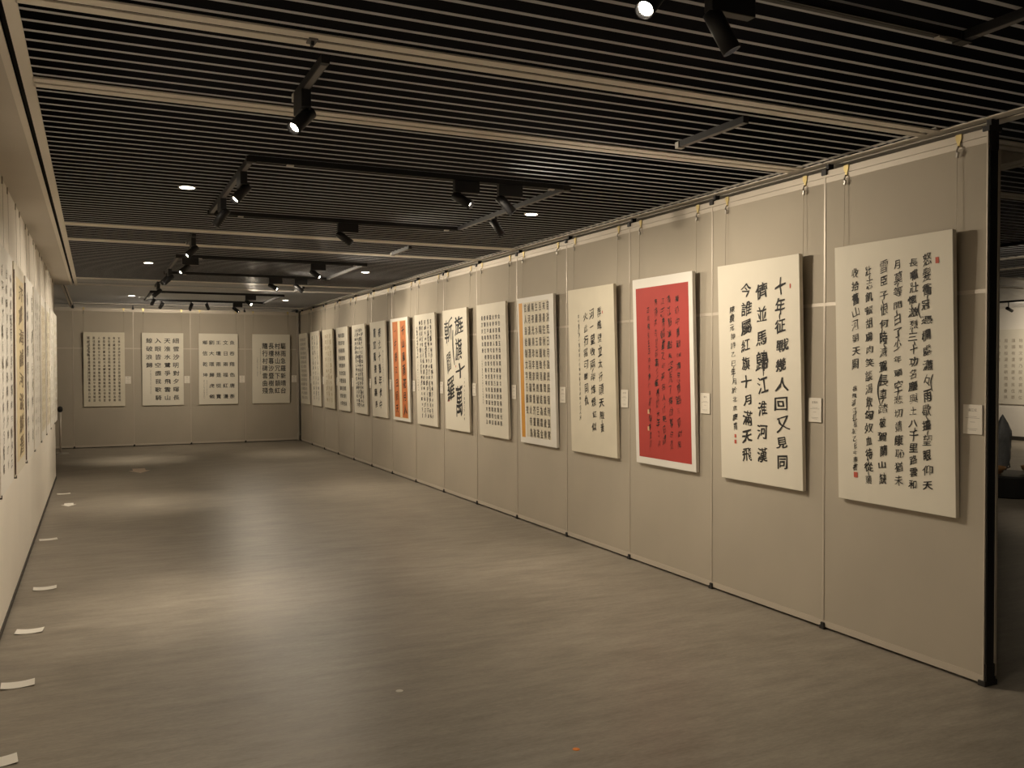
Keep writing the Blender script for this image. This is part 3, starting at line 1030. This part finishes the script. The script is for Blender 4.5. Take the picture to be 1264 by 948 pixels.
def stone(label, loc, h, w, d, seed):
    t = thing('ornamental_stone', label, 'stone', loc, (0, 0, -.5))
    rn = random.Random(seed)
    n = MB()
    seg, lev = 20, 16
    for i in range(lev + 1):
        f = i / lev
        rx = w * (.78 + .22 * math.sin(PI * (f * .9 + .1))) * (1 if f < .72 else max(.30, 1 - .7 * ((f - .72) / .28) ** 1.3))
        ry = d * (.9 - .3 * f) * (1 if f < .75 else max(.25, 1 - .75 * ((f - .75) / .25) ** 1.5))
        off = .06 * math.sin(3.1 * f) + (.26 * max(0, f - .6))
        for k in range(seg):
            an = 2 * PI * k / seg
            q = 1 + .10 * math.sin(3 * an + 5 * f + seed) + .05 * math.sin(7 * an - 9 * f) + rn.uniform(-.02, .02)
            n.v.append((off + rx * q * math.cos(an), ry * q * math.sin(an), .05 + f * h + .30 * max(0, f - .55) * math.cos(an)))
    for i in range(lev):
        for k in range(seg):
            j = (k + 1) % seg
            n.f.append((i * seg + k, i * seg + j, (i + 1) * seg + j, (i + 1) * seg + k))
    n.f.append(tuple(range(seg - 1, -1, -1)))
    n.f.append(tuple(lev * seg + k for k in range(seg)))
    n.build('stone_body', 'stone', t, smooth=True)
    MB().lathe([(.13, 0), (.16, .02), (.15, .04), (.20, .07), (.19, .10), (.13, .12)], seg=24).build('wooden_stand', 'wood', t, smooth=True)
    MB().tube([(.20, 0, .26), (.24, .0, .19), (.26, .0, .08), (.17, .0, .05)], .009).build('cord', 'black_plastic', t)
    return t
stone('tall pointed grey-blue ornamental stone on a brown wooden stand upon the black plinth', (10.775, 8.06, .287), .60, .22, .15, 3)
t = thing('wooden_bowl', 'small brown wooden bowl on the black plinth', 'bowl', (11.22, 7.80, .287))
MB().lathe([(.05, 0), (.06, .01), (.10, .05), (.115, .10), (.105, .10), (.09, .055), (.03, .02)], seg=24).build('bowl_body', 'wood', t, smooth=True)
MB().lathe([(.058, 0), (.062, .006), (.056, .014)], seg=24).build('foot_ring', 'wood', t, smooth=True)

# large sheets on the hall wall
for k, (yc, lab) in enumerate(((13.05, 'wide cream sheet with a grid of dark script on the far hall wall'), (10.4, 'wide cream sheet nearer the viewer on the far hall wall'))):
    t = thing('wall_sheet', lab, 'calligraphy', (XH - .001, yc, .82), (0, 0, RZ), 'sheets on the far hall wall')
    MB().box(-1.16, 1.16, -.03, 0, 0, 1.72).build('mounting_board', 'paper', t)
    s = Script(2.32, 1.72, 400 + k)
    for i in range(12):
        n_ = 10 if i < 11 else 4
        s.cut()
        for j in range(n_):
            s.glyph(QZW[(i * 10 + j + 7 * k) % len(QZW)], .93 - i * .0785, .15 + j * .084, .095, .09, 'cler', 'r')
    s.column(filler(30, 18), .065, .49, .93, .035, 'run', weight='r')
    write(t, s, 'ink_brown')
loopw = thing('light_track', 'straight black lighting track in front of the far hall wall', 'light track')
bar(MB(), (16.9, 4.0), (16.9, 20.0)).build('track_bar', 'black', loopw)
bar(MB(), (16.9, 4.1), (16.9, 19.9), .013, ZT0 - .0015, ZT0 + .002).build('underside_tone_strip', 'track_grey', loopw)  # grey strip colours the underside as if lit from the floor
spot('black hall spotlight aimed at the wide cream sheet', 16.9, 12.25, (19.1, 11.8, 1.9), False, 'y', 3.6, box=False, drop=.06)
spot('black hall spotlight on the near part of the straight track', 16.9, 9.0, (19.1, 9.0, 1.8), False, 'y', 2.4, box=False, light_name='hall_wall_spot_offscreen')
lt = thing('light_track', 'straight black lighting track above the black plinth', 'light track')
bar(MB(), (8.9, 2.0), (8.9, 10.0)).build('track_bar', 'black', lt)
bar(MB(), (8.9, 2.1), (8.9, 9.9), .013, ZT0 - .0015, ZT0 + .002).build('underside_tone_strip', 'track_grey', lt)  # floor bounce painted as a grey underside here too
spot('black hall spotlight aimed past the plinth', 8.9, 6.0, (11.2, 8.6, .3), False, 'y', .8, box=False, light_name='hall_plinth_spot_offscreen')

t = thing('rail_clip', 'small dark clip on the nearest cross rail', 'clip', (.80, 3.60, ZC - .003))
MB().box(-.018, .018, -.03, .03, -.006, 0).build('plate', 'track_grey', t)
MB().box(-.006, .006, -.012, .012, -.022, -.005).build('tongue', 'black', t)
